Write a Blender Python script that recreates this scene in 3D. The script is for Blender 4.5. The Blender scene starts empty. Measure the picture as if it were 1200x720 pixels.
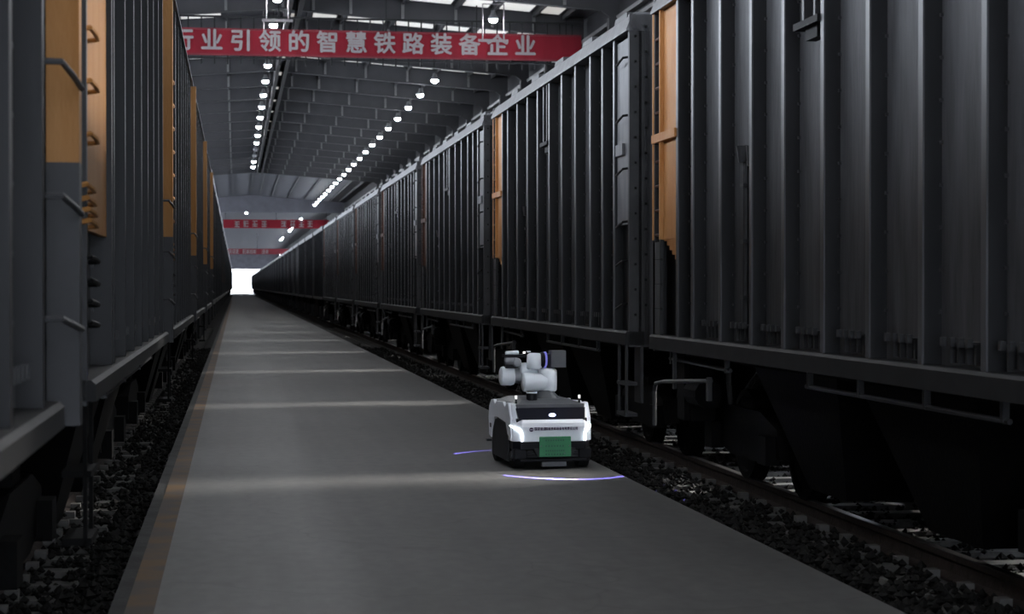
import bpy, math, random
from mathutils import Vector, Matrix

random.seed(7)
PI = math.pi
SC = bpy.context.scene
COL = SC.collection

# ------------------------------------------------------------------ camera
F_PX, CAM_H = 2200.0, 1.8
cam_data = bpy.data.cameras.new('camera')
cam = bpy.data.objects.new('camera', cam_data)
COL.objects.link(cam)
cam_data.sensor_fit = 'HORIZONTAL'
cam_data.sensor_width = 36.0
cam_data.lens = 36.0 * F_PX / 1200.0
cam_data.clip_start = 0.1
cam_data.clip_end = 2000
yaw = math.atan(324 / F_PX)
pitch = math.atan(24 / F_PX * math.cos(yaw))
cam.location = (0, 0, CAM_H)
cam.rotation_euler = (PI / 2 - pitch, 0, -yaw)
cam_data.dof.use_dof = True
cam_data.dof.focus_distance = 18.8
cam_data.dof.aperture_fstop = 4.0
SC.camera = cam
SC.cycles.use_light_tree = False      # the line lamps need even light sampling

# ------------------------------------------------------------------ sky, sun, exposure
world = bpy.data.worlds.new('world')
SC.world = world
world.use_nodes = True
bg = world.node_tree.nodes['Background']
bg.inputs['Color'].default_value = (0.80, 0.88, 1.0, 1)
bg.inputs['Strength'].default_value = 3.0

sun_data = bpy.data.lights.new('sun', 'SUN')
sun_data.energy = 10.0
sun_data.angle = math.radians(19)
sun_data.color = (1.0, 0.97, 0.92)
sun = bpy.data.objects.new('sun', sun_data)
COL.objects.link(sun)
d = Vector((-1.0, -0.30, -0.45)).normalized()      # low daylight crossing the hall from the open side
sun.rotation_euler = d.to_track_quat('-Z', 'Y').to_euler()

vs = SC.view_settings
vs.view_transform = 'Standard'
vs.look = 'None'
vs.exposure = 2.0
vs.gamma = 1.0
vs.use_curve_mapping = False


# ------------------------------------------------------------------ materials
def mat(name, col, rough=0.5, metal=0.0, var=0.0, scale=4.0, bump=0.0, bump_scale=30.0, col2=None, emit=None, estr=0.0,
        spec=0.5, stretch=(1, 1, 1), detail=6.0, lo=0.35, hi=0.65, coat=0.0):
    m = bpy.data.materials.new(name)
    m.use_nodes = True
    nt = m.node_tree
    b = nt.nodes['Principled BSDF']
    b.inputs['Base Color'].default_value = (*col, 1)
    b.inputs['Roughness'].default_value = rough
    b.inputs['Metallic'].default_value = metal
    b.inputs['Specular IOR Level'].default_value = spec
    b.inputs['Coat Weight'].default_value = coat
    if emit:
        b.inputs['Emission Color'].default_value = (*emit, 1)
        b.inputs['Emission Strength'].default_value = estr
    if var or col2 or bump:
        tc = nt.nodes.new('ShaderNodeTexCoord')
        mp = nt.nodes.new('ShaderNodeMapping')
        mp.inputs['Scale'].default_value = stretch
        nt.links.new(tc.outputs['Object'], mp.inputs['Vector'])
    if var or col2:
        n = nt.nodes.new('ShaderNodeTexNoise')
        n.inputs['Scale'].default_value = scale
        n.inputs['Detail'].default_value = detail
        nt.links.new(mp.outputs['Vector'], n.inputs['Vector'])
        r = nt.nodes.new('ShaderNodeValToRGB')
        c2 = col2 or tuple(min(1, c * (1 + var)) for c in col)
        c1 = col if col2 else tuple(c * (1 - var) for c in col)
        r.color_ramp.elements[0].position = lo
        r.color_ramp.elements[1].position = hi
        r.color_ramp.elements[0].color = (*c1, 1)
        r.color_ramp.elements[1].color = (*c2, 1)
        nt.links.new(n.outputs['Fac'], r.inputs['Fac'])
        nt.links.new(r.outputs['Color'], b.inputs['Base Color'])
    if bump:
        n2 = nt.nodes.new('ShaderNodeTexNoise')
        n2.inputs['Scale'].default_value = bump_scale
        n2.inputs['Detail'].default_value = 4
        nt.links.new(mp.outputs['Vector'], n2.inputs['Vector'])
        bp = nt.nodes.new('ShaderNodeBump')
        bp.inputs['Strength'].default_value = bump
        bp.inputs['Distance'].default_value = 0.02
        nt.links.new(n2.outputs['Fac'], bp.inputs['Height'])
        nt.links.new(bp.outputs['Normal'], b.inputs['Normal'])
    return m


M = {}
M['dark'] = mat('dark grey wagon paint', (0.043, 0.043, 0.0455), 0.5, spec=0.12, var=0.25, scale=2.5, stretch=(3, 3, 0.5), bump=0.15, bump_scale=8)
M['rib'] = mat('grey stake paint', (0.018, 0.018, 0.0197), 0.42, spec=0.2, var=0.25, scale=3, stretch=(2, 2, 0.4))
M['panel_left'] = mat('darker wagon paint', (0.015, 0.015, 0.0165), 0.55, spec=0.12, var=0.25, scale=2.5, stretch=(3, 3, 0.5), bump=0.15, bump_scale=8)  # the left train's sheets in a darker tone
M['stake_edge'] = mat('highlight stake edge paint', (0.040, 0.040, 0.043), 0.38, spec=0.3, var=0.35, scale=3, stretch=(2, 2, 0.4))  # edge highlight painted in as a lighter colour
M['rib_shade'] = mat('shaded stake paint', (0.0095, 0.0095, 0.0104), 0.45, spec=0.15, var=0.25, scale=3, stretch=(2, 2, 0.4))  # darker than the sheets: shade painted into the stakes
M['sill'] = mat('dark sill paint', (0.0078, 0.0078, 0.0083), 0.6, spec=0.12, var=0.3, scale=5)  # sills in one very dark tone
M['orange_bright'] = mat('orange paint', (0.31, 0.128, 0.036), 0.55, spec=0.15, col2=(0.36, 0.175, 0.065), scale=2.2, stretch=(2, 2, 0.5), bump=0.1)
M['orange_deep'] = mat('deep orange paint', (0.155, 0.060, 0.014), 0.6, spec=0.12, var=0.2, scale=6)  # deeper tone for the ladder recess
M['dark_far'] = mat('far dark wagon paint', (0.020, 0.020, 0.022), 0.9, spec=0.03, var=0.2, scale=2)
M['light'] = mat('light grey wagon paint', (0.082, 0.082, 0.087), 0.5, spec=0.2, var=0.2, scale=3, stretch=(2, 2, 0.6))
M['mid'] = mat('mid grey wagon paint', (0.024, 0.024, 0.0255), 0.5, spec=0.15, var=0.2, scale=3)
M['black'] = mat('sooty steel and opening shade', (0.004, 0.004, 0.0043), 0.6, spec=0.1, var=0.4, scale=5)
M['under'] = mat('near black underframe steel', (0.0018, 0.0017, 0.0017), 0.7, spec=0.06, var=0.4, scale=6, bump=0.2)  # one near-black tone for most parts below the sill
M['orange'] = mat('faded orange paint', (0.20, 0.088, 0.022), 0.55, spec=0.12, col2=(0.23, 0.112, 0.038), scale=2.2, stretch=(2, 2, 0.5), bump=0.1)
M['rust'] = mat('red brown primer', (0.05, 0.021, 0.013), 0.6, spec=0.15, var=0.3, scale=6)
M['railhead'] = mat('rail steel', (0.14, 0.135, 0.13), 0.35, metal=0.9, var=0.15, scale=12)
M['railrust'] = mat('rusty rail web', (0.020, 0.014, 0.0115), 0.8, spec=0.15, var=0.35, scale=10, bump=0.3)
M['sleeper'] = mat('concrete sleeper', (0.075, 0.073, 0.07), 0.85, spec=0.15, var=0.25, scale=6, bump=0.3)
M['ballast'] = mat('ballast stone', (0.0075, 0.0071, 0.0065), 0.9, spec=0.1, var=0.6, scale=9, bump=0.3)
M['kerb'] = mat('dark concrete kerb', (0.030, 0.030, 0.030), 0.8, spec=0.1, var=0.25, scale=4, bump=0.2)
M['roof'] = mat('roof deck', (0.062, 0.062, 0.070), 0.7, spec=0.1, var=0.08, scale=1.5)
M['beam'] = mat('painted roof steel', (0.034, 0.034, 0.037), 0.6, spec=0.1, var=0.08, scale=1.5)
M['beamdark'] = mat('dark ridge steel', (0.011, 0.011, 0.012), 0.6, spec=0.1, var=0.1, scale=2)
M['stiff'] = mat('pale roof steel', (0.10, 0.10, 0.10), 0.55, spec=0.2, var=0.08, scale=3)
M['wall'] = mat('wall cladding', (0.07, 0.07, 0.080), 0.7, spec=0.1, var=0.1, scale=1)
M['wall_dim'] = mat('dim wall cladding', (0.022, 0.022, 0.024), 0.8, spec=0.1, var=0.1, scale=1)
M['sky_panel'] = mat('translucent roof panel', (0.6, 0.6, 0.58), 0.6, emit=(1.0, 0.96, 0.90), estr=0.11)
M['banner'] = mat('red banner cloth', (0.115, 0.007, 0.013), 0.75, spec=0.1, var=0.12, scale=1.2, stretch=(1.5, 1, 0.3))
M['banner_edge'] = mat('faded red cloth edge', (0.105, 0.018, 0.023), 0.75, spec=0.1, var=0.12, scale=1.2)
M['letter'] = mat('white lettering', (0.17, 0.155, 0.158), 0.7, spec=0.1, var=0.03, scale=3)
M['lamp_body'] = mat('lamp housing', (0.12, 0.12, 0.123), 0.5)
M['lamp_lens'] = mat('lit lamp lens', (1, 1, 1), 0.4, emit=(0.93, 0.96, 1.0), estr=88.0)
M['lamp_off'] = mat('unlit lamp lens', (0.12, 0.12, 0.125), 0.4)
M['white'] = mat('white robot shell', (0.82, 0.84, 0.89), 0.32, var=0.03, scale=4, coat=0.3)
M['arm_white'] = mat('white arm casing', (0.80, 0.84, 0.88), 0.35, var=0.03, scale=6, coat=0.2)
M['arm_grey'] = mat('grey joint cap', (0.24, 0.25, 0.265), 0.4, var=0.05, scale=6)
M['rob_grey'] = mat('grey robot deck', (0.085, 0.088, 0.095), 0.45, var=0.1, scale=6)
M['rob_dark'] = mat('charcoal robot panel', (0.026, 0.026, 0.028), 0.5, spec=0.2, var=0.15, scale=6)
M['rob_black'] = mat('black robot plastic', (0.006, 0.006, 0.008), 0.4, spec=0.2, var=0.2, scale=6)
M['rob_glass'] = mat('dark glossy visor', (0.014, 0.015, 0.022), 0.12, var=0.1, scale=2)
M['tyre'] = mat('black tyre rubber', (0.008, 0.008, 0.008), 0.8, spec=0.1, var=0.3, scale=20)
M['plate'] = mat('green plate', (0.030, 0.20, 0.085), 0.45, var=0.08, scale=8)
M['plate_mark'] = mat('plate print', (0.02, 0.11, 0.06), 0.6, var=0.1, scale=20)
M['print'] = mat('dark purple print', (0.065, 0.035, 0.085), 0.6, var=0.05, scale=20)
M['head_led'] = mat('lit headlamp strip', (1, 1, 1), 0.3, emit=(0.86, 0.97, 1.0), estr=1.5)
M['blue_led'] = mat('lit blue white lamp', (1, 1, 1), 0.3, emit=(0.55, 0.62, 1.0), estr=1.3)
M['ring_led'] = mat('lit blue ring', (0.1, 0.1, 0.5), 0.3, emit=(0.35, 0.35, 1.0), estr=0.10)
M['tip_led'] = mat('lit marker tip', (1, 1, 1), 0.3, emit=(1.0, 0.97, 0.92), estr=0.35)
M['steel'] = mat('worn bright steel', (0.12, 0.12, 0.123), 0.4, metal=0.3, var=0.15, scale=10)


def floor_material():
    m = bpy.data.materials.new('worn concrete floor')
    m.use_nodes = True
    nt = m.node_tree
    N, L = nt.nodes, nt.links
    b = N['Principled BSDF']
    tc = N.new('ShaderNodeTexCoord')
    def noise(scale, stretch, detail=5):
        mp = N.new('ShaderNodeMapping'); mp.inputs['Scale'].default_value = stretch
        L.new(tc.outputs['Object'], mp.inputs['Vector'])
        n = N.new('ShaderNodeTexNoise'); n.inputs['Scale'].default_value = scale; n.inputs['Detail'].default_value = detail
        L.new(mp.outputs['Vector'], n.inputs['Vector'])
        return n.outputs['Fac']
    def ramp(fac, c1, c2, lo=0.3, hi=0.7):
        r = N.new('ShaderNodeValToRGB')
        r.color_ramp.elements[0].position = lo; r.color_ramp.elements[1].position = hi
        r.color_ramp.elements[0].color = (*c1, 1); r.color_ramp.elements[1].color = (*c2, 1)
        L.new(fac, r.inputs['Fac']); return r.outputs['Color']
    big = ramp(noise(0.9, (1, 0.5, 1)), (0.054, 0.0525, 0.050), (0.074, 0.0725, 0.070))
    fine = ramp(noise(9, (1, 0.6, 1), 8), (0.80, 0.80, 0.80), (1.12, 1.12, 1.12))
    streak = ramp(noise(1.3, (3.5, 0.08, 1), 4), (0.86, 0.86, 0.86), (1.08, 1.07, 1.05))
    def mul(a, c):
        x = N.new('ShaderNodeMix'); x.data_type = 'RGBA'; x.blend_type = 'MULTIPLY'
        x.inputs[0].default_value = 1.0
        L.new(a, x.inputs[6]); L.new(c, x.inputs[7]); return x.outputs[2]
    c = mul(mul(big, fine), streak)
    vor = N.new('ShaderNodeTexVoronoi'); vor.feature = 'DISTANCE_TO_EDGE'; vor.inputs['Scale'].default_value = 0.35
    mpv = N.new('ShaderNodeMapping'); L.new(tc.outputs['Object'], mpv.inputs['Vector'])
    warp = N.new('ShaderNodeTexNoise'); warp.inputs['Scale'].default_value = 1.2
    L.new(tc.outputs['Object'], warp.inputs['Vector'])
    add = N.new('ShaderNodeVectorMath'); add.operation = 'ADD'
    L.new(mpv.outputs['Vector'], add.inputs[0]); L.new(warp.outputs['Color'], add.inputs[1])
    L.new(add.outputs['Vector'], vor.inputs['Vector'])
    crack = ramp(vor.outputs['Distance'], (0.72, 0.72, 0.72), (1, 1, 1), 0.0, 0.006)
    c = mul(c, crack)
    L.new(c, b.inputs['Base Color'])
    b.inputs['Roughness'].default_value = 0.62
    b.inputs['Specular IOR Level'].default_value = 0.4
    return m


def paint_line_material():
    m = mat('worn orange floor paint', (0.15, 0.07, 0.024), 0.7, spec=0.1)
    nt = m.node_tree
    N, L = nt.nodes, nt.links
    b = N['Principled BSDF']
    tc = N.new('ShaderNodeTexCoord')
    n = N.new('ShaderNodeTexNoise'); n.inputs['Scale'].default_value = 2.2; n.inputs['Detail'].default_value = 8
    L.new(tc.outputs['Object'], n.inputs['Vector'])
    r = N.new('ShaderNodeValToRGB')
    r.color_ramp.elements[0].position = 0.42; r.color_ramp.elements[1].position = 0.60
    r.color_ramp.elements[0].color = (0.060, 0.050, 0.043, 1); r.color_ramp.elements[1].color = (0.098, 0.060, 0.030, 1)
    L.new(n.outputs['Fac'], r.inputs['Fac']); L.new(r.outputs['Color'], b.inputs['Base Color'])
    return m


M['floor'] = floor_material()
M['line'] = paint_line_material()


# ------------------------------------------------------------------ mesh helpers
class MB:
    """collects simple solids; build() links them as ONE mesh object"""
    def __init__(self):
        self.v, self.f, self.mi = [], [], []
        self.cur = 0

    def add(self, vs, fs):
        o = len(self.v)
        self.v += [tuple(p) for p in vs]
        for f in fs:
            self.f.append(tuple(i + o for i in f)); self.mi.append(self.cur)
        return self

    def box(self, x0, x1, y0, y1, z0, z1):
        x0, x1 = min(x0, x1), max(x0, x1); y0, y1 = min(y0, y1), max(y0, y1); z0, z1 = min(z0, z1), max(z0, z1)
        return self.add([(x0, y0, z0), (x1, y0, z0), (x1, y1, z0), (x0, y1, z0), (x0, y0, z1), (x1, y0, z1), (x1, y1, z1), (x0, y1, z1)],
                        [(0, 3, 2, 1), (4, 5, 6, 7), (0, 1, 5, 4), (1, 2, 6, 5), (2, 3, 7, 6), (3, 0, 4, 7)])

    def hexa(self, lo, hi):
        """lo, hi: four points each, counter-clockwise from above"""
        return self.add(list(lo) + list(hi), [(0, 3, 2, 1), (4, 5, 6, 7), (0, 1, 5, 4), (1, 2, 6, 5), (2, 3, 7, 6), (3, 0, 4, 7)])

    def prism(self, poly, axis, a, b):
        """poly: 2D points in the plane across axis ('x': (y,z), 'y': (x,z), 'z': (x,y))"""
        def P(p, t):
            return {'x': (t, p[0], p[1]), 'y': (p[0], t, p[1]), 'z': (p[0], p[1], t)}[axis]
        n = len(poly)
        vs = [P(p, a) for p in poly] + [P(p, b) for p in poly]
        fs = [tuple(range(n))[::-1], tuple(range(n, 2 * n))] + [(i, (i + 1) % n, n + (i + 1) % n, n + i) for i in range(n)]
        area = sum(poly[i][0] * poly[(i + 1) % n][1] - poly[(i + 1) % n][0] * poly[i][1] for i in range(n))
        flip = (area < 0) ^ (a > b) ^ (axis == 'y')
        if flip:
            fs = [f[::-1] for f in fs]
        return self.add(vs, fs)

    def cyl(self, p0, p1, r0, r1=None, n=12, caps=True):
        r1 = r0 if r1 is None else r1
        p0, p1 = Vector(p0), Vector(p1)
        d = (p1 - p0).normalized()
        u = d.orthogonal().normalized(); w = d.cross(u)
        vs = []
        for p, r in ((p0, r0), (p1, r1)):
            for i in range(n):
                a = 2 * PI * i / n
                vs.append(p + r * (math.cos(a) * u + math.sin(a) * w))
        fs = [(i, (i + 1) % n, n + (i + 1) % n, n + i) for i in range(n)]
        if caps:
            fs += [tuple(range(n))[::-1], tuple(range(n, 2 * n))]
        return self.add(vs, fs)

    def lathe(self, p0, p1, prof, n=20):
        """prof: (t along p0->p1, radius) pairs; closed at the ends"""
        p0, p1 = Vector(p0), Vector(p1)
        d = (p1 - p0); u = d.normalized().orthogonal().normalized(); w = d.normalized().cross(u)
        vs = []
        for t, r in prof:
            for i in range(n):
                a = 2 * PI * i / n
                vs.append(p0 + d * t + r * (math.cos(a) * u + math.sin(a) * w))
        k = len(prof)
        fs = []
        for j in range(k - 1):
            for i in range(n):
                fs.append((j * n + i, j * n + (i + 1) % n, (j + 1) * n + (i + 1) % n, (j + 1) * n + i))
        fs += [tuple(range(n))[::-1], tuple(range((k - 1) * n, k * n))]
        return self.add(vs, fs)

    def tube(self, pts, r, n=8):
        pts = [Vector(p) for p in pts]
        vs, fs = [], []
        prev = None
        for i, p in enumerate(pts):
            d = ((pts[min(i + 1, len(pts) - 1)] - p).normalized() + (p - pts[max(i - 1, 0)]).normalized())
            d = d.normalized()
            u = d.orthogonal().normalized() if prev is None else (prev - d * prev.dot(d)).normalized()
            prev = u
            w = d.cross(u)
            for k in range(n):
                a = 2 * PI * k / n
                vs.append(p + r * (math.cos(a) * u + math.sin(a) * w))
        for i in range(len(pts) - 1):
            for k in range(n):
                fs.append((i * n + k, i * n + (k + 1) % n, (i + 1) * n + (k + 1) % n, (i + 1) * n + k))
        fs += [tuple(range(n))[::-1], tuple(range((len(pts) - 1) * n, len(pts) * n))]
        return self.add(vs, fs)

    def ball(self, c, rx, ry, rz, n=14, m=8):
        vs, fs = [], []
        for j in range(1, m):
            t = PI * j / m
            for i in range(n):
                a = 2 * PI * i / n
                vs.append((c[0] + rx * math.sin(t) * math.cos(a), c[1] + ry * math.sin(t) * math.sin(a), c[2] - rz * math.cos(t)))
        vs += [(c[0], c[1], c[2] - rz), (c[0], c[1], c[2] + rz)]
        for j in range(m - 2):
            for i in range(n):
                fs.append((j * n + i, j * n + (i + 1) % n, (j + 1) * n + (i + 1) % n, (j + 1) * n + i))
        b, t = len(vs) - 2, len(vs) - 1
        for i in range(n):
            fs.append((b, (i + 1) % n, i)); fs.append((t, (m - 2) * n + i, (m - 2) * n + (i + 1) % n))
        return self.add(vs, fs)

    def mesh(self, name, mats):
        me = bpy.data.meshes.new(name)
        me.from_pydata(self.v, [], self.f)
        mats = mats if isinstance(mats, (list, tuple)) else [mats]
        for m in mats:
            me.materials.append(m)
        if len(mats) > 1:
            me.polygons.foreach_set('material_index', self.mi)
        me.update()
        return me

    def build(self, name, mats, parent=None, smooth=False, bevel=0.0, seg=2):
        me = self.mesh(name, mats)
        if smooth:
            me.polygons.foreach_set('use_smooth', [True] * len(me.polygons))
            me.set_sharp_from_angle(angle=math.radians(40))
        o = bpy.data.objects.new(name, me)
        COL.objects.link(o)
        if parent:
            o.parent = parent
        if bevel:
            md = o.modifiers.new('bevel', 'BEVEL'); md.width = bevel; md.segments = seg; md.limit_method = 'ANGLE'
        return o


def inst(name, src, loc, parent=None):
    """another object sharing src's mesh"""
    o = src.copy() if isinstance(src, bpy.types.Object) else bpy.data.objects.new(name, src)
    o.name = name
    COL.objects.link(o)
    o.parent = parent
    o.location = loc
    return o


def tag(o, label=None, cat=None, group=None, kind=None):
    if label: o['label'] = label
    if cat: o['category'] = cat
    if group: o['group'] = group
    if kind: o['kind'] = kind
    return o


def empty(name, loc=(0, 0, 0), rz=0.0):
    o = bpy.data.objects.new(name, None)
    o.empty_display_size = 0.3
    COL.objects.link(o)
    o.location = loc
    o.rotation_euler = (0, 0, rz)
    return o


def kids_map():
    mp = {}
    for o in COL.objects:
        if o.parent:
            mp.setdefault(o.parent.name, []).append(o)
    return mp


def copy_tree(o, kids, parent=None):
    c = o.copy()
    COL.objects.link(c)
    c.parent = parent
    for k in kids.get(o.name, []):
        copy_tree(k, kids, c)
    return c


def text_mesh(name, s, size, depth, bold, parent=None, material=None, align='CENTER'):
    cu = bpy.data.curves.new(name, 'FONT')
    cu.body = s
    cu.size = size
    cu.extrude = depth
    cu.align_x = align
    cu.align_y = 'CENTER'
    t = bpy.data.objects.new(name, cu)
    COL.objects.link(t)
    dg = bpy.context.evaluated_depsgraph_get()
    me = bpy.data.meshes.new_from_object(t.evaluated_get(dg))
    bpy.data.objects.remove(t)
    bpy.data.curves.remove(cu)
    if bold:
        n0 = len(me.vertices)
        vv = [v.co.copy() for v in me.vertices]
        ff = [tuple(p.vertices) for p in me.polygons]
        V2, F2 = [], []
        for q, (ox, oy) in enumerate(((0, 0), (bold, 0), (-bold, 0), (0, bold), (0, -bold))):
            V2 += [(v.x + ox, v.y + oy, v.z + q * 0.0008) for v in vv]
            F2 += [tuple(i + q * n0 for i in f) for f in ff]
        me = bpy.data.meshes.new(name)
        me.from_pydata(V2, [], F2)
    me.materials.clear()
    me.materials.append(material)
    me.name = name
    o = bpy.data.objects.new(name, me)
    COL.objects.link(o)
    o.parent = parent
    return o


ORD = ['first', 'second', 'third', 'fourth', 'fifth', 'sixth', 'seventh', 'eighth', 'ninth', 'tenth', 'eleventh', 'twelfth',
       'thirteenth', 'fourteenth', 'fifteenth', 'sixteenth', 'seventeenth', 'eighteenth', 'nineteenth', 'twentieth',
       'twenty-first', 'twenty-second', 'twenty-third', 'twenty-fourth']

# ------------------------------------------------------------------ the hall
X_L, X_R = -8.5, 11.6            # hall walls
Y_BACK, Y_END = -6.0, 500.0
X_RIDGE, Z_RIDGE = 1.55, 10.95   # underside of the roof beams at the ridge
SLOPE = 0.075
FL_L, FL_R = -0.70, 3.65         # edges of the concrete walkway
Z_BED = -0.22


def z_beam(x):
    return Z_RIDGE - SLOPE * abs(x - X_RIDGE)


fl = MB()
fl.box(FL_L + 0.10, FL_R, Y_BACK, Y_END + 60, -0.4, 0.0)
tag(fl.build('floor', M['floor']), 'worn grey concrete walkway between the two trains', kind='structure')
kb = MB().box(FL_L, FL_L + 0.10, Y_BACK, Y_END, -0.4, -0.004)
tag(kb.build('trim_1', M['kerb']), 'dark kerb edge along the concrete walkway', kind='structure')
ln = MB().box(-0.61, -0.45, Y_BACK, 260, -0.002, 0.003)
tag(ln.build('trim_2', M['line']), 'worn orange safety line along the walkway edge', kind='structure')
gd = MB()
gd.box(X_L - 2, FL_L, Y_BACK, Y_END + 60, -0.6, Z_BED)
gd.box(FL_R, X_R + 2, Y_BACK, Y_END + 60, -0.6, Z_BED)
tag(gd.build('ground', M['ballast']), 'dark track bed on both sides of the walkway', kind='structure')

# walls: unseen openings on both sides, added to shape the daylight
w = MB()
w.box(X_L - 0.25, X_L, Y_BACK, Y_END, -0.3, 6.9)
w.box(X_L - 0.25, X_L, Y_BACK, Y_END, 10.4, 11.2)
tag(w.build('wall_left', M['wall']), 'long grey side wall behind the far train', kind='structure')
w = MB()
w.box(X_R + 0.12, X_R + 0.35, Y_BACK, Y_END, -0.3, 3.3)
w.box(X_R + 0.12, X_R + 0.35, Y_BACK, Y_END, 6.1, 7.6)
w.box(X_R + 0.12, X_R + 0.35, Y_BACK, Y_END, 8.2, 11.2)
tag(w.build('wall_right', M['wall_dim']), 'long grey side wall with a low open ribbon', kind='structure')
w = MB()
for q in ((X_L, -4.2, -0.3, 12), (9.4, X_R, -0.3, 12), (-4.2, 9.4, 6.4, 12)):
    w.box(q[0], q[1], Y_BACK - 0.25, Y_BACK, q[2], q[3])
tag(w.build('wall_back', M['wall']), 'grey end wall behind the viewer', kind='structure')  # unseen gateway, added close behind to light the robot's front
w = MB()
w.box(X_L, -4.2, Y_END, Y_END + 0.3, -0.3, 12)
w.box(9.4, X_R, Y_END, Y_END + 0.3, -0.3, 12)
w.box(-4.2, 9.4, Y_END, Y_END + 0.3, 6.4, 12)
tag(w.build('wall_far', M['wall']), 'far end wall around the bright open gateway', kind='structure')
w = MB()                                                    # drop wall across the hall
w.prism([(X_L, 9.75), (X_R, 9.75), (X_R, 10.9), (X_RIDGE, 11.75), (X_L, 10.9)], 'y', 203, 203.25)
tag(w.build('wall_drop', M['wall']), 'smooth grey drop wall hanging across the hall', kind='structure')

# roof deck in two slopes, with translucent panels cut in
BAY = 5.94
BEAM_Y0 = 56.3
BEAM_YS = [BEAM_Y0 + BAY * k for k in range(17)]            # up to about 151 m
DECK = 0.66


def z_deck(x):
    return z_beam(x) + DECK


ce = MB()
for (xa, xb) in ((X_L - 0.2, X_RIDGE), (X_RIDGE, X_R + 0.3)):
    za, zb = z_deck(xa), z_deck(xb)
    ce.hexa([(xa, Y_BACK, za), (xb, Y_BACK, zb), (xb, Y_END, zb), (xa, Y_END, za)],
            [(xa, Y_BACK, za + 0.12), (xb, Y_BACK, zb + 0.12), (xb, Y_END, zb + 0.12), (xa, Y_END, za + 0.12)])
ceiling = tag(ce.build('ceiling', M['roof']), 'grey pitched roof deck with pale translucent panels', kind='structure')

STIFF_X = [-7.4, -5.7, -3.9, -2.1, -0.3, 1.55, 2.55, 3.78, 5.5, 7.27, 8.5, 9.9]
pm = MB()
for i, x in enumerate(STIFF_X + [10.9]):                    # purlins run along the hall under the deck
    pu = MB()
    z = z_deck(x)
    pu.box(x - 0.04, x + 0.04, Y_BACK, 200, z - 0.16, z)
    tag(pu.build('purlin', M['beam'], ceiling))

panel_src = {}
for by in [BEAM_Y0 - BAY * k for k in range(1, 11)] + BEAM_YS:
    for a, b in zip(STIFF_X, STIFF_X[1:] + [10.9]):
        if a in (1.55, -0.3):
            continue
        xa, xb = a + 0.2, b - 0.2
        key = a
        if key not in panel_src:
            p = MB()
            za, zb = z_deck(xa), z_deck(xb)
            p.hexa([(xa, 0, za - 0.03), (xb, 0, zb - 0.03), (xb, 2.1, zb - 0.03), (xa, 2.1, za - 0.03)],
                   [(xa, 0, za + 0.02), (xb, 0, zb + 0.02), (xb, 2.1, zb + 0.02), (xa, 2.1, za + 0.02)])
            panel_src[key] = p.mesh('skylight_panel', M['sky_panel'])
        inst('skylight_panel', panel_src[key], (0, by - 2.4, 0), ceiling)

# roof beams: tapered steel plate girders with upright stiffeners
st = MB().box(-0.045, 0.045, -0.07, 0.0, 0.0, 0.56)
stiff_mesh = st.mesh('stiffener', M['stiff'])
bm_ = MB()
for (xa, xb) in ((X_L, X_RIDGE), (X_RIDGE, X_R)):
    za, zb = z_beam(xa), z_beam(xb)
    if xb == X_R:
        poly = [(xa, za), (11.0, z_beam(11.0)), (11.2, z_beam(11.2) - 0.12), (X_R, zb - 0.4), (X_R, zb + DECK), (xa, za + DECK)]
    else:
        poly = [(xa, za - 0.5), (-7.6, z_beam(-7.6)), (xb, zb), (xb, zb + DECK), (xa, za + DECK)]
    bm_.prism(poly, 'y', -0.02, 0.02)
    xe = 11.0 if xb == X_R else -7.6
    x0, x1 = sorted((xe, X_RIDGE))
    z0, z1 = z_beam(x0), z_beam(x1)
    bm_.hexa([(x0, -0.13, z0 - 0.03), (x1, -0.13, z1 - 0.03), (x1, 0.13, z1 - 0.03), (x0, 0.13, z0 - 0.03)],
             [(x0, -0.13, z0), (x1, -0.13, z1), (x1, 0.13, z1), (x0, 0.13, z0)])
beam_mesh = bm_.mesh('roof_beam', M['beam'])
cm = MB().box(X_R - 0.35, X_R + 0.1, -0.15, 0.15, Z_BED, z_beam(X_R) - 0.2)
col_mesh = cm.mesh('column', M['beam'])
for k, by in enumerate(BEAM_YS):
    b = inst('roof_beam', beam_mesh, (0, by, 0))
    tag(b, kind='structure', group='roof beams')
    for x in STIFF_X:
        inst('stiffener', stiff_mesh, (x, -0.02, z_beam(x) + 0.04), b)
    c = inst('column', col_mesh, (0, by, 0))
    tag(c, kind='structure', group='columns')

# ridge: two dark beams with pale vent lights between them
for x in (1.76, 2.10):
    r = MB().box(x - 0.07, x + 0.07, 40, 152, 10.80, 11.25)
    tag(r.build('ridge_beam', M['beamdark']), kind='structure', group='ridge beams')
rp = MB().box(-0.09, 0.09, -0.5, 0.5, 0, 0.03).mesh('vent_light', M['sky_panel'])
for by in BEAM_YS:
    inst('vent_light', rp, (1.93, by - 2.6, 11.18), ceiling)

# eave strip on the right
ev = MB()
for z in (9.62, 9.95):
    ev.box(X_R - 0.10, X_R + 0.1, 20, 200, z, z + 0.12)
tag(ev.build('trim_3', M['stiff']), 'pale eave rails along the side wall', kind='structure')

# ------------------------------------------------------------------ banners
BY = 61.6
t = empty('hanging_banner', (5.9, BY, 1.8 + (336 - 52.5) * BY / 2200))
tag(t, 'large red banner with white characters hung across the roof beams', 'banner')
HB = 0.44


def sheet(x0, x1, h, n=40):
    m = MB()
    for i in range(n):
        a = x0 + (x1 - x0) * i / n; b = x0 + (x1 - x0) * (i + 1) / n
        ya = 0.02 * math.sin(a * 3.1); yb = 0.02 * math.sin(b * 3.1)
        m.hexa([(a, ya, -h), (b, yb, -h), (b, yb + 0.012, -h), (a, ya + 0.012, -h)], [(a, ya, h), (b, yb, h), (b, yb + 0.012, h), (a, ya + 0.012, h)])
    return m


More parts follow.
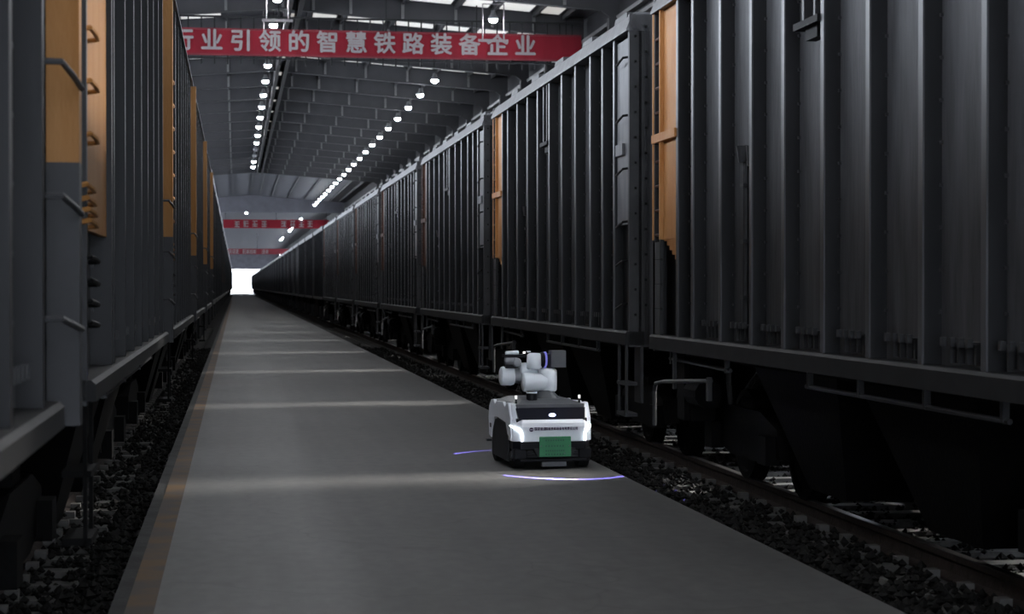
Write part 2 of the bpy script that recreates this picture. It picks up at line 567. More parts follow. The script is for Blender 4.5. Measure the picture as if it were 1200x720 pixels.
sheet(-9.0, 5.5, HB - 0.05).build('banner_cloth', M['banner'], t)
for z in (-HB, HB - 0.06):
    e = MB().box(-9.0, 5.5, -0.035, 0.03, z, z + 0.06)
    e.build('hem', M['banner_edge'], t)
fr = MB()
fr.box(-9.1, 5.5, 0.04, 0.10, HB + 0.36, HB + 0.42)
fr.box(-9.1, 5.5, 0.04, 0.10, -HB - 0.10, -HB - 0.05)
x = -9.1
while x < 5.5:
    fr.box(x, x + 0.045, 0.05, 0.09, -HB - 0.28, HB + 0.42)
    x += 0.42
fr.build('frame', M['beamdark'], t)
for xx in (-8.0, -4.5, -1.0, 2.0, 5.0):
    MB().box(xx - 0.02, xx + 0.02, 0.06, 0.10, HB, z_deck(5.9 + xx) - t.location.z).build('cord', M['beamdark'], t)
for i, chx in enumerate('行业引领的智慧铁路装备企业'):
    xw = (217 + 32.8 * i - 276) * BY / 2200 / 0.985 - 5.9
    c = text_mesh('character', chx, 0.735, 0.008, 0.018, t, M['letter'])
    c.rotation_euler = (PI / 2, 0, 0)
    c.location = (xw, -0.055, 0.0)


def far_banner(y, zc, x0, x1, h, groups, label, faded):
    t = empty('hanging_banner', ((x0 + x1) / 2, y, zc))
    tag(t, label, 'banner')
    cx = (x0 + x1) / 2
    sheet(x0 - cx, x1 - cx, h, 12).build('banner_cloth', M['banner'] if not faded else M['banner_edge'], t)
    for xx in (x0 - cx + 0.3, 0.0, x1 - cx - 0.3):
        MB().box(xx - 0.03, xx + 0.03, 0.0, 0.05, h, z_deck(cx + xx) - zc).build('cord', M['beamdark'], t)
    rnd = random.Random(int(y))
    for gx in groups:                                       # too far to read: blurred strokes only
        s = h * 1.1
        m = MB()
        for k in range(3):
            z = -s / 2 + s * k / 2 + rnd.uniform(-0.05, 0.05)
            m.box(gx - cx - s / 2, gx - cx + s / 2, -0.06, -0.04, z - s * 0.09, z + s * 0.09)
        for k in range(2):
            xx = gx - cx + rnd.uniform(-s / 3, s / 3)
            m.box(xx - s * 0.07, xx + s * 0.07, -0.06, -0.04, -s / 2, s / 2)
        m.build('character', M['letter'], t)


px = lambda x, Y: (x - 276) * Y / 2200
far_banner(224, 1.8 + (336 - 263) * 224 / 2200, px(262, 224), px(384, 224), 0.52, [px(v, 224) for v in (278, 288, 298.5, 309, 331.5, 342, 352, 362)],
           'far red banner with two blocks of four white characters', False)
far_banner(340, 1.8 + (336 - 295) * 340 / 2200, px(262, 340), px(340, 340), 0.50, [px(v, 340) for v in (270, 274, 278, 286, 290, 294, 298, 308, 312)],
           'farthest small faded red banner above the bright gateway', True)


# ------------------------------------------------------------------ high bay lamps
def lamp_proto(lit=True):
    t = empty('high_bay_lamp')
    MB().cyl((0, 0, 0.28), (0, 0, 0.785), 0.012, n=6).build('rod', M['beamdark'], t)
    MB().lathe((0, 0, 0.02), (0, 0, 0.30), [(0, 0.16), (0.15, 0.17), (0.35, 0.12), (0.55, 0.09), (1.0, 0.06)], 14).build('housing', M['lamp_body'], t, smooth=True)
    MB().lathe((0, 0, -0.085), (0, 0, 0.03), [(0, 0.06), (0.2, 0.10), (0.55, 0.13), (1, 0.14)], 14).build('lens', M['lamp_lens'] if lit else M['lamp_off'], t, smooth=True)
    return t


def bracket_lamp():
    t = lamp_proto(True)
    b = MB()
    b.tube([(-0.34, 0, -0.62), (-0.34, 0, 0.50), (0.34, 0, 0.50), (0.34, 0, -0.62)], 0.025, 6)
    b.box(-0.48, 0.48, -0.03, 0.03, -0.70, -0.62)
    b.build('bracket', M['letter'], t)  # lamp glare painted in as a white bracket
    return t


lamp_on, lamp_dead, lamp_br = lamp_proto(), lamp_proto(False), bracket_lamp()
KM = kids_map()
first = {id(lamp_on): True, id(lamp_dead): True, id(lamp_br): True}


def put_lamp(proto, loc, label, group):
    if first.pop(id(proto), None):
        o = proto
    else:
        o = copy_tree(proto, KM)
    o.location = loc
    return tag(o, label, 'lamp', group)


for k in range(15):
    y = 59.3 + BAY * k
    if k == 2:
        continue                                            # behind the banner
    z = 10.8
    if k in (0, 1):
        put_lamp(lamp_br, (1.31, y, z), 'lit lamp in a pale bracket near the ridge, %s' % ('nearest and highest' if k == 0 else 'just above the red banner'), 'lamps by the ridge')
    elif k in (11, 12):
        put_lamp(lamp_dead, (1.31, y, z), 'unlit high-bay lamp by the ridge, %s of the two dark ones' % ('nearer' if k == 11 else 'farther'), 'lamps by the ridge')
    else:
        put_lamp(lamp_on, (1.31, y, z), 'lit high-bay lamp by the ridge, %s below the large red banner' % ORD[k - 3 if k < 11 else k - 5], 'lamps by the ridge')
for k in range(24):
    y = 59.3 + BAY * k
    if k in (1, 2):
        continue                                            # behind the banner
    if k == 0:
        put_lamp(lamp_br, (8.13, y, 10.3), 'lit lamp in a pale bracket above the last characters of the banner', 'lamps of the slanting row')
    else:
        put_lamp(lamp_on, (8.13, y, 10.3), 'lit high-bay lamp over the dark train, %s below the large red banner' % ORD[k - 3], 'lamps of the slanting row')
for y in (236, 240, 244, 275, 281, 287, 327, 335, 343, 440, 450):
    put_lamp(lamp_on, (8.13, y, 10.3), 'small far lit lamp beyond the drop wall over the train tops', 'far lamps beyond the drop wall')
for y in (226, 231, 460):
    put_lamp(lamp_on, (1.31, y, 10.8), 'small far lit lamp hanging above the walkway beyond the drop wall', 'far lamps above the walkway')
for k in range(1, 11):                                      # the same rows overhead, above the frame
    y = 59.3 - BAY * k
    for x, z in ((1.31, 10.8), (8.13, 10.3), (-5.03, 10.3)):
        put_lamp(lamp_on, (x, y, z), 'lit high-bay lamp overhead, above the top edge of the picture', 'lamps overhead')

# ------------------------------------------------------------------ railway tracks
def track(xc, label, y1=90):
    t = empty('railway_track', (xc, 0, 0))
    tag(t, label, 'track')
    prof = [(-0.075, -0.176), (0.075, -0.176), (0.075, -0.160), (0.012, -0.135), (0.012, -0.055), (0.036, -0.040), (0.036, -0.003), (0.025, 0.0),
            (-0.025, 0.0), (-0.036, -0.003), (-0.036, -0.040), (-0.012, -0.055), (-0.012, -0.135), (-0.075, -0.160)]
    for x in (-0.75, 0.75):
        r = MB().prism([(x + a, b) for a, b in prof], 'y', Y_BACK, Y_END).build('rail', M['railrust'], t)
        MB().box(x - 0.030, x + 0.030, Y_BACK, Y_END, -0.002, 0.003).build('rail_head', M['railhead'], r)
    sm = MB()
    sm.hexa([(-1.25, -0.14, -0.36), (1.25, -0.14, -0.36), (1.25, 0.14, -0.36), (-1.25, 0.14, -0.36)],
            [(-1.22, -0.10, -0.178), (1.22, -0.10, -0.178), (1.22, 0.10, -0.178), (-1.22, 0.10, -0.178)])
    for x in (-0.75, 0.75):
        for s in (-1, 1):
            sm.box(x + s * 0.075, x + s * 0.16, -0.05, 0.05, -0.178, -0.12)
    sme = sm.mesh('sleeper', M['sleeper'])
    y = 5.0
    while y < y1:
        inst('sleeper', sme, (0, y, 0), t)
        y += 0.60
    return t


XT_R, XT_L = 5.55, -2.27
track(XT_R, 'rusty railway track under the long train by the robot')
track(XT_L, 'railway track under the train with large orange end panels')

# loose ballast
rnd = random.Random(3)


def ballast(name, strips, label):
    m = MB()
    for (xa, xb, ya, yb, n, za, zb) in strips:
        for _ in range(n):
            u = rnd.random() ** 1.6
            y = ya + (yb - ya) * u
            x = rnd.uniform(xa, xb)
            r = rnd.uniform(0.018, 0.045)
            z = Z_BED + rnd.uniform(za, zb)
            dirs = [(1, 0, 0), (-1, 0, 0), (0, 1, 0), (0, -1, 0), (0, 0, 1), (0, 0, -1)]
            vs = []
            a = rnd.uniform(0, PI)
            for dx, dy, dz in dirs:
                q = r * rnd.uniform(0.7, 1.3)
                vs.append((x + q * (dx * math.cos(a) - dy * math.sin(a)), y + q * (dx * math.sin(a) + dy * math.cos(a)), z + q * 0.8 * dz))
            m.add(vs, [(0, 2, 4), (2, 1, 4), (1, 3, 4), (3, 0, 4), (2, 0, 5), (1, 2, 5), (3, 1, 5), (0, 3, 5)])
    o = m.build(name, M['ballast'])
    tag(o, label, 'ballast', kind='stuff')


ballast('ballast', [(3.66, 4.70, 9, 60, 7000, 0.0, 0.09), (3.62, 3.95, 9, 60, 1800, 0.10, 0.20), (4.9, 6.2, 9, 45, 3500, -0.01, 0.05)], 'dark loose track ballast beside the robot along the walkway edge')
ballast('ballast', [(-1.45, -0.71, 7, 60, 5000, 0.0, 0.08), (-3.0, -1.45, 7, 40, 2500, -0.01, 0.05)], 'dark loose track ballast below the orange-panelled train')


# ------------------------------------------------------------------ freight wagons
# local frame: x = 0 at the outer face of the stakes on the walkway side, s * x runs into the wagon, y = 0 at the near end
LEN, PITCH = 10.28, 11.40
W_FULL = 3.10
STK_D = 0.12


def bogie(parent, s, y, detail=True):
    xc = s * W_FULL / 2
    b = MB()
    for q in (-1, 1):
        x = xc + q * 1.0
        poly = [(-1.15, 0.36), (-1.05, 0.60), (-0.55, 0.72), (0.55, 0.72), (1.05, 0.60), (1.15, 0.36), (0.75, 0.34), (0.42, 0.28), (-0.42, 0.28), (-0.75, 0.34)]
        b.prism([(y + a, z) for a, z in poly], 'x', x - 0.08, x + 0.08)
    b.box(xc - 1.05, xc + 1.05, y - 0.2, y + 0.2, 0.45, 0.80)
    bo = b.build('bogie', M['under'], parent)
    if not detail:
        return bo
    for q in (-1, 1):
        x = xc + q * 0.75
        for yy in (-0.9, 0.9):
            w = MB()
            w.lathe((x - q * 0.075, y + yy, 0.42), (x + q * 0.065, y + yy, 0.42), [(0, 0.455), (0.20, 0.455), (0.25, 0.425), (0.97, 0.42), (1.0, 0.36), (0.80, 0.34), (0.80, 0.14), (1.0, 0.12)], 24)
            w.build('wheel', M['under'], bo, smooth=True)
            MB().box(xc + q * 1.05, xc + q * 1.17, y + yy - 0.13, y + yy + 0.13, 0.30, 0.54).build('axle_box', M['under'], bo)
        sp = MB()
        for k in (-0.16, 0.0, 0.16):
            sp.cyl((xc + q * 1.0, y + k, 0.30), (xc + q * 1.0, y + k, 0.52), 0.065, n=10)
        sp.build('spring_nest', M['black'], bo)
    ax = MB()
    for yy in (-0.9, 0.9):
        ax.cyl((xc - 0.75, y + yy, 0.42), (xc + 0.75, y + yy, 0.42), 0.08, n=10)
    ax.build('axle', M['under'], bo)
    return bo


def make_wagon(side, z_sill, z_top, stakes, orange, z_or, lightbay):
    """side +1: train beyond the robot, -1: the opposite train; orange (y0, y1): painted end bay; lightbay: bare pale end bay"""
    s = side
    X = lambda d: s * d
    t = empty('freight_wagon')
    z0, z1 = z_sill + (0.14 if side > 0 else 0.10), z_top - 0.19
    edges = sorted(stakes)
    # side sheets between the stakes
    ys = [0.0] + edges + [LEN]
    for a, b in zip(ys, ys[1:]):
        if abs(a - orange[0]) < 0.05 or abs(b - orange[1]) < 0.05 or (lightbay and abs(a - lightbay[0]) < 0.05):
            continue
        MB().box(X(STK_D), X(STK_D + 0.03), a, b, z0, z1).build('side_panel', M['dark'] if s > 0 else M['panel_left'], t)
    for y in edges:
        k = MB()
        k.box(X(0.012), X(STK_D), y - 0.035, y - 0.02, z0, z1 + 0.02)   # webs, their shade put into the colour
        k.box(X(0.012), X(STK_D), y + 0.02, y + 0.035, z0, z1 + 0.02)
        so = k.build('side_stake', M['rib_shade'], t)
        MB().box(X(0.0), X(0.012), y - 0.036, y + 0.036, z0, z1 + 0.02).build('stake_edge', M['stake_edge'] if s > 0 else M['rib_shade'], so)
        wd = MB()
        z = z0 + 0.3
        while z < z1:
            wd.box(X(STK_D - 0.018), X(STK_D), y - 0.056, y - 0.034, z, z + 0.02)
            z += 0.25
        tag(wd.build('weld', M['mid'], so), kind='stuff')
    # hinge brackets low on the sheets
    h = MB()
    h.box(X(0.05), X(0.12), -0.22, 0.22, 0.115, 0.13)
    for k in (-0.19, -0.063, 0.063, 0.19):
        h.box(X(0.07), X(0.12), k - 0.014, k + 0.014, 0.0, 0.115)
        h.box(X(0.02), X(0.05), k - 0.02, k + 0.02, 0.10, 0.15)
    hm = h.mesh('hinge_bracket', M['mid'])
    for a, b in zip(edges, edges[1:]):
        if b - a > 0.7:
            inst('hinge_bracket', hm, (0, (a + b) / 2, z0 + 0.02), t)
    # top chord with sloping face, caps along the top
    c = MB()
    c.prism([(X(-0.03), z1 + 0.02), (X(0.02), z_top - 0.03), (X(0.06), z_top), (X(0.22), z_top), (X(0.22), z1), (X(-0.03), z1)], 'y', -0.0, LEN)
    co = c.build('top_chord', M['light'], t)
    cp = MB().hexa([(X(0.16) - 0.05, -0.36, 0), (X(0.16) + 0.05, -0.36, 0), (X(0.16) + 0.05, 0.36, 0), (X(0.16) - 0.05, 0.36, 0)],
                   [(X(0.16) - 0.04, -0.30, 0.10), (X(0.16) + 0.04, -0.30, 0.10), (X(0.16) + 0.04, 0.30, 0.10), (X(0.16) - 0.04, 0.30, 0.10)]).mesh('chord_cap', M['mid'])
    for k in range(5):
        inst('chord_cap', cp, (0, 1.0 + 1.95 * k, z_top), co)
    # sill
    hs_ = 0.14 if s > 0 else 0.10
    MB().prism([(X(-0.04), z_sill), (X(-0.04), z_sill + hs_ - 0.02), (X(-0.02), z_sill + hs_), (X(0.16), z_sill + hs_), (X(0.16), z_sill)], 'y', 0.0, LEN if s > 0 else LEN - 0.5).build('side_sill', M['sill'], t)
    # far side, ends, top
    MB().box(X(W_FULL - 0.15), X(W_FULL - 0.1), 0.02, LEN - 0.02, z_sill, z_top).build('rear_side', M['dark'], t)
    for yy in (0.0, LEN - 0.06):
        MB().box(X(0.16), X(W_FULL - 0.15), yy, yy + 0.06, z_sill, z_top - 0.02).build('end_wall', M['dark'], t)
    MB().box(X(0.16), X(W_FULL - 0.15), 0.06, LEN - 0.06, z_top - 0.10, z_top - 0.04).build('wagon_cover', M['mid'], t)
    MB().box(X(0.16), X(W_FULL - 0.15), 0.06, LEN - 0.06, z_sill - 0.05, z_sill + 0.08).build('wagon_floor', M['under'], t)
    # corner posts
    for yy, mt in ((0.0, M['mid']), (LEN - 0.07, M['mid'])):
        p = MB()
        p.box(X(0.0), X(0.22), yy, yy + 0.07, z_sill - 0.02, z_top - 0.02)
        po = p.build('corner_post', mt, t)
        bl = MB()
        z = z_sill + 0.3
        while z < z_top - 0.2:
            bl.box(X(0.05), X(0.075), yy - 0.02, yy + 0.09, z, z + 0.025)
            bl.box(X(0.16), X(0.185), yy - 0.02, yy + 0.09, z + 0.1, z + 0.125)
            z += 0.26
        tag(bl.build('bolt', M['black'], po), kind='stuff')
    # orange painted end bay
    a, b = orange
    OR = M['orange_bright'] if s > 0 else M['orange']
    po = MB().box(X(0.03), X(0.07), a, b - 0.3 if s > 0 else b, z_or, z1).build('orange_panel', OR, t)
    if s > 0:
        MB().box(X(0.05), X(0.07), b - 0.3, b, z_or, z1).build('ladder_recess', M['orange_deep'], po)
    tag(po, 'faded orange painted end panel')
    MB().box(X(0.12), X(0.15), a, b, z0, z_or).build('lower_end_panel', M['dark'] if s < 0 else M['black'], t)  # beyond the robot: black sheet painted for a deep shaded opening
    if s > 0:
        e0, e1 = b - 0.32, b
        st_ = MB()
        st_.box(X(-0.01), X(0.03), e0, e0 + 0.03, z_or, z1)
        st_.box(X(-0.01), X(0.03), e1 - 0.035, e1, z_or, z1)
        st_.build('ladder_post', OR, po)
        rg = MB().tube([(X(0.012), e0 + 0.02, 0), (X(0.012), e1 - 0.02, 0)], 0.014, 6)
        rm, rmd = rg.mesh('rung', M['rust']), rg.mesh('rung', M['black'])
        z = z0 + 0.25
        while z < z1 - 0.1:
            inst('rung', rm if z > z_or else rmd, (0, 0, z), t)
            z += 0.235
    else:
        rg = MB().tube([(X(0.03), 0.02, 0.0), (X(-0.015), 0.05, 0.012), (X(-0.03), 0.20, 0.0), (X(-0.03), 0.34, -0.008), (X(0.03), 0.38, -0.012)], 0.013, 6)
        rm, rmd = rg.mesh('rung', M['orange']), rg.mesh('rung', M['black'])
        for z in (1.62, 1.72, 1.82, 1.93):
            inst('rung', rmd, (0, 0, z), t)
        for k, z in enumerate((2.10, 2.15, 2.20, 2.26)):
            inst('rung', rm, (0, -0.06 - 0.06 * k, z), t)
        for z in (2.51, 2.76, 3.01, 3.26, 3.51, 3.76, 4.01):
            inst('rung', rm, (0, 0, z), t)
    if s > 0:
        MB().box(X(-0.02), X(0.06), a + 0.02, b, z_or + 0.93, z_or + 1.01).build('ledge', OR, po)
        tm = MB()
        for i in range(6):                                    # stepped lower edge, ladder shading built into the shape
            y0 = a + 0.02 + i * 0.11
            tm.box(X(0.04), X(0.08), y0, y0 + 0.11, z_or - 0.24 + i * 0.045, z_or)
        tm.build('stepped_edge', OR, po)
        MB().box(X(0.0), X(0.03), b - 0.30, b - 0.26, z0, z_or).build('lower_post', M['mid'], t)
        MB().box(X(0.0), X(0.03), b - 0.05, b, z0, z_or).build('lower_post', M['mid'], t)
        MB().box(X(0.0), X(0.02), b - 0.26, b - 0.05, z0, z_or - 0.02).build('ladder_back', M['dark'], t)
    # pale bare bay with grab irons at the near end
    if lightbay:
        a, b = lightbay
        lp = MB().box(X(0.03), X(0.06), a + 0.10, b - 0.06, 2.45, z1 - 0.05).build('pale_panel', M['light'], t)
        MB().box(X(0.10), X(0.13), a, b, z0, z1).build('lower_end_panel', M['black'], t)
        gi = MB().tube([(X(0.04), a + 0.16, 0.03), (X(-0.03), a + 0.18, 0.02), (X(-0.035), a + 0.30, 0.0), (X(-0.03), a + 0.52, -0.03)], 0.013, 6)
        gm = gi.mesh('grab_iron', M['black'])
        for z in (z1 - 0.28, 3.55, 3.0, 2.45, 2.05, 1.6):
            inst('grab_iron', gm, (0, 0, z), t)
        sg = MB()
        for i in range(5):
            sg.box(X(0.06), X(0.10), a + 0.10 + i * 0.10, a + 0.20 + i * 0.10, 2.50 - 0.0, 2.62 - i * 0.06 + 0.2)
        sg.build('stepped_edge', M['light'], t)
        MB().box(X(0.0), X(0.03), a + 0.36, a + 0.72, 3.18, 3.30).build('name_plate', M['light'], t)
        # hanging step below the corner
        stp = MB()
        stp.box(X(-0.02), X(0.0), a + 0.05, a + 0.12, 0.46, z_sill + 0.1)
        stp.box(X(-0.02), X(0.0), a + 0.42, a + 0.49, 0.46, z_sill + 0.1)
        for z in (0.46, 0.78):
            stp.box(X(-0.03), X(0.10), a + 0.05, a + 0.49, z, z + 0.035)
        stp.box(X(0.12), X(0.15), a + 0.0, a + 0.3, 0.6, z_sill)
        stp.build('hanging_step', M['rib'], t)
        # short stake and shelf in the upper middle bay
        ssk = MB()
        ssk.box(X(0.0), X(STK_D), 5.42, 5.47, 3.70, z1)
        ssk.box(X(0.0), X(STK_D), 5.16, 5.20, 3.70, z1)
        ssk.build('short_stake', M['rib'], t)
        sh = MB()
        sh.box(X(-0.02), X(0.12), 5.05, 5.62, 3.64, 3.69)
        sh.box(X(0.02), X(0.10), 5.18, 5.45, 3.55, 3.64)
        sh.build('shelf_bracket', M['black'], t)
        # upright pipe with a cup in the sixth bay
        vp = MB()
        vp.cyl((X(0.06), 7.15, 1.5), (X(0.06), 7.15, 2.85), 0.028, n=8)
        for z in (1.7, 2.15, 2.6):
            vp.box(X(0.02), X(0.12), 7.10, 7.20, z, z + 0.03)
        vp.cyl((X(0.05), 7.15, 2.80), (X(0.05), 7.15, 2.93), 0.055, 0.075, n=10)
        vp.cyl((X(0.07), 6.98, 2.76), (X(0.07), 6.98, 2.92), 0.05, 0.06, n=10)
        vp.build('upright_pipe', M['rib'], t)
        # latch rod and uncoupling lever under the sill
        lr = MB().tube([(X(0.08), 2.0, 1.08), (X(0.08), 5.6, 1.08)], 0.018, 6)
        lb = MB().tube([(X(0.08), 7.7, 1.10), (X(0.08), 9.9, 1.12)], 0.018, 6)
        for y in (7.8, 9.8):
            lb.box(X(0.06), X(0.10), y, y + 0.04, 1.07, z_sill + 0.02)
        lb.build('latch_rod', M['rib'], t)
        for y in (2.05, 3.2, 4.4, 5.5):
            lr.box(X(0.06), X(0.10), y, y + 0.04, 1.07, z_sill + 0.02)
        lr.build('latch_rod', M['rib'], t)
        ul = MB().tube([(X(0.0), 10.22, 0.46), (X(0.0), 10.22, 0.80), (X(0.0), 10.16, 0.87), (X(0.02), 9.9, 0.90), (X(0.04), 8.2, 0.99)], 0.02, 8)
        ul.box(X(-0.0), X(0.04), 8.16, 8.22, 0.82, 1.02)
        ul.box(X(0.02), X(0.05), 9.5, 9.56, 0.85, z_sill)
        ul.build('uncoupling_lever', M['mid'], t)
        bx = MB()
        bx.cyl((X(0.25), 9.1, 0.82), (X(0.25), 9.55, 0.82), 0.13, n=12)
        bx.build('air_reservoir', M['under'], t)
        bx = MB()
        bx.box(X(0.15), X(0.45), 9.62, 9.9, 0.55, z_sill)
        bx.box(X(0.2), X(0.4), 9.5, 9.62, 0.55, z_sill)
        bx.build('brake_box', M['under'], t)
    else:
        lr = MB().tube([(X(0.08), 2.2, z_sill - 0.10), (X(0.08), 8.4, z_sill - 0.10)], 0.018, 6)
        for y in (2.3, 4.2, 6.2, 8.3):
            lr.box(X(0.06), X(0.10), y, y + 0.04, z_sill - 0.12, z_sill + 0.02)
        lr.build('latch_rod', M['rib'], t)
        stp = MB()
        for y in (0.25, 0.62):
            stp.box(X(0.02), X(0.04), y, y + 0.05, 0.55, z_sill + 0.05)
        stp.box(X(0.0), X(0.14), 0.25, 0.67, 0.55, 0.585)
        stp.box(X(0.0), X(0.14), 0.25, 0.67, 0.88, 0.91)
        stp.build('hanging_step', M['under'], t)
        # corner post standing proud at the far end, orange above grey
        cpz = 2.30
        q = MB().box(X(-0.07), X(0.06), LEN - 0.16, LEN - 0.04, z_sill - 0.02, cpz).build('proud_corner_post', M['mid'], t)
        MB().box(X(-0.07), X(0.06), LEN - 0.16, LEN - 0.04, cpz, z1).build('orange_post_top', M['orange'], q)
        gi = MB().tube([(X(0.05), LEN - 0.72, 0.02), (X(-0.05), LEN - 0.70, 0.02), (X(-0.075), LEN - 0.45, -0.01), (X(-0.085), LEN - 0.22, -0.03)], 0.013, 6)
        gm = gi.mesh('grab_iron', M['mid'])
        for z in (1.66, 2.12, 2.62):
            inst('grab_iron', gm, (0, 0, z), t)
    # underframe
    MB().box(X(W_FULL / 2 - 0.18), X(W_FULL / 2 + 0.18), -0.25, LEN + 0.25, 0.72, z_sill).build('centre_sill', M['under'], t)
    hp = MB()
    for (ya, yb) in ((2.75, 4.9), (5.3, 7.5)):
        yc = (ya + yb) / 2
        hp.hexa([(X(W_FULL / 2) - 1.05, yc - 0.45, 0.20), (X(W_FULL / 2) + 1.05, yc - 0.45, 0.20), (X(W_FULL / 2) + 1.05, yc + 0.45, 0.20), (X(W_FULL / 2) - 1.05, yc + 0.45, 0.20)],
                [(X(W_FULL / 2) - 1.35, ya, z_sill), (X(W_FULL / 2) + 1.35, ya, z_sill), (X(W_FULL / 2) + 1.35, yb, z_sill), (X(W_FULL / 2) - 1.35, yb, z_sill)])
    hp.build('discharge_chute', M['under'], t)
    for yy in (1.55, LEN - 1.55):
        bogie(t, s, yy)
    cpl = MB()
    for yy, q in ((0, -1), (LEN, 1)):
        xc = X(W_FULL / 2)
        cpl.box(xc - 0.10, xc + 0.10, yy + q * 0.2, yy + q * 0.42, 0.78, 0.98)
        cpl.box(xc - 0.16, xc + 0.16, yy + q * 0.36, yy + q * 0.55, 0.72, 1.04)
    cpl.build('coupler', M['under'], t)
    hs = MB()
    for yy, q in ((0, -1), (LEN, 1)):
        hs = MB()
        hs.tube([(X(1.05), yy, 0.95), (X(1.0), yy + q * 0.2, 0.80), (X(0.98), yy + q * 0.38, 0.50), (X(1.0), yy + q * 0.52, 0.48)], 0.028, 8)
        hs.build('brake_hose', M['black'], t)
    return t


def make_far_mesh(side, z_sill, z_top, stakes, orange, z_or, ribs, panel):
    """the same wagon seen from far off: one mesh"""
    s = side
    X = lambda d: s * d
    m = MB()
    m.box(X(STK_D), X(W_FULL - 0.1), 0, LEN, z_sill, z_top - 0.05)
    for y in (stakes if ribs else ()):
        m.box(X(0), X(STK_D), y - 0.05, y + 0.05, z_sill + 0.1, z_top - 0.18)
    for yy in (1.55, LEN - 1.55):
        m.box(X(0.45), X(W_FULL - 0.45), yy - 1.1, yy + 1.1, 0.1, 0.75)
    m.box(X(0.4), X(W_FULL - 0.4), 2.9, LEN - 2.9, 0.25, z_sill)
    m.box(X(W_FULL / 2 - 0.15), X(W_FULL / 2 + 0.15), -0.55, LEN + 0.55, 0.75, z_sill)
    m.cur = 1
    m.box(X(-0.02), X(0.2), 0, LEN, z_top - 0.19, z_top)
    m.box(X(-0.03), X(STK_D), 0, LEN, z_sill, z_sill + 0.12)
    m.box(X(0), X(0.2), 0, 0.07, z_sill, z_top - 0.02)
    m.cur = 2
    m.box(X(0.05), X(STK_D), orange[0], orange[1], z_or, z_top - 0.19)
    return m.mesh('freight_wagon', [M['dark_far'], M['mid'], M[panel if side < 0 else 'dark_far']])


ST_R = [0.81, 1.45, 2.17, 3.12, 4.06, 5.0, 5.94, 6.82, 7.77, 8.72, 9.3]
OR_R = (9.3, LEN)
ST_L = [1.85, 2.05, 3.15, 4.20, 5.25, 6.30, 7.35, 8.40, 9.40]
OR_L = (0.0, 1.85)
ZR, ZL = (1.20, 4.62, 2.25), (1.26, 5.20, 2.08)

wag_r = make_wagon(1, ZR[0], ZR[1], ST_R, OR_R, ZR[2], (0.0, 0.81))
wag_l = make_wagon(-1, ZL[0], ZL[1], ST_L, OR_L, ZL[2], None)
far_r = [make_far_mesh(1, ZR[0], ZR[1], ST_R, OR_R, ZR[2], q, 'dark') for q in (True, False)]
far_l = [make_far_mesh(-1, ZL[0], ZL[1], ST_L, OR_L, ZL[2], q, 'orange') for q in (True, False)]
KM = kids_map()
X_TR, X_TL = 4.0, -0.69
NEAR_R, NEAR_L = 7, 5
GR, GL = 'wagons of the train beside the robot', 'wagons of the orange-panelled train'
dull = {}
for i in range(-1, 43):
    y = 7.5 + PITCH * i
    if i < 0 or i >= NEAR_R:
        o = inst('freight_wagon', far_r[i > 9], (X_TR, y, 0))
    else:
        o = wag_r if i == 0 else copy_tree(wag_r, KM)
        o.location = (X_TR, y, 0)
    if 2 <= i < NEAR_R:                                     # the farther wagons carry no bright paint, only dull red brown
        for part in [c for c in COL.objects if c.parent == o and c.name.startswith('orange_panel')]:
            for q in [part] + [c for c in COL.objects if c.parent == part]:
                key = q.data.name.split('.')[0]
                if key not in dull:
                    dull[key] = q.data.copy()
                    dull[key].materials[0] = M['rust']
                q.data = dull[key]
            part.name = 'red_brown_panel'
            part['label'] = 'dull red brown end panel'
    lab = {-1: 'grey hopper wagon of the train beside the robot, out of sight behind the viewer',
           0: 'tall dark grey ribbed wagon filling the picture beside the robot, nearest of its train',
           1: 'dark grey ribbed wagon with thin orange strip directly behind the robot, second of its train',
           2: 'dark grey ribbed wagon with dull red brown end strip, third of its train'}.get(i)
    if lab is None:
        lab = '%s dark grey ribbed wagon of the train beside the robot' % ORD[i] if i < 12 else 'far dark wagon of the train beside the robot, merging into the distance'
    tag(o, lab, 'wagon', GR)
for i in range(0, 43):
    y = -2.4 + PITCH * i
    if i >= NEAR_L:
        o = inst('freight_wagon', far_l[i > 8], (X_TL, y, 0))
    else:
        o = wag_l if i == 0 else copy_tree(wag_l, KM)
        o.location = (X_TL, y, 0)
    lab = {0: 'near-black wagon at the picture edge with grab irons and tall grey post',
           1: 'dark ribbed wagon with the widest orange panel and five curled rungs'}.get(i)
    if lab is None:
        lab = '%s wagon of the orange-panelled train, counted from the viewer' % ORD[i] if i < 9 else 'far wagon of the orange-panelled train, merging into the distance'
    tag(o, lab, 'wagon', GL)

# ------------------------------------------------------------------ inspection robot
rb = empty('inspection_robot', (3.06, 18.83, 0), 0.075)
tag(rb, 'white and black wheeled inspection robot with folded arm and green plate', 'robot')
HW, FY, RY = 0.40, -0.575, 0.60


def rpart(m, name, mt, parent=rb, smooth=False, bevel=0.0, seg=2):
    return m.build(name, M[mt] if isinstance(mt, str) else mt, parent, smooth, bevel, seg)


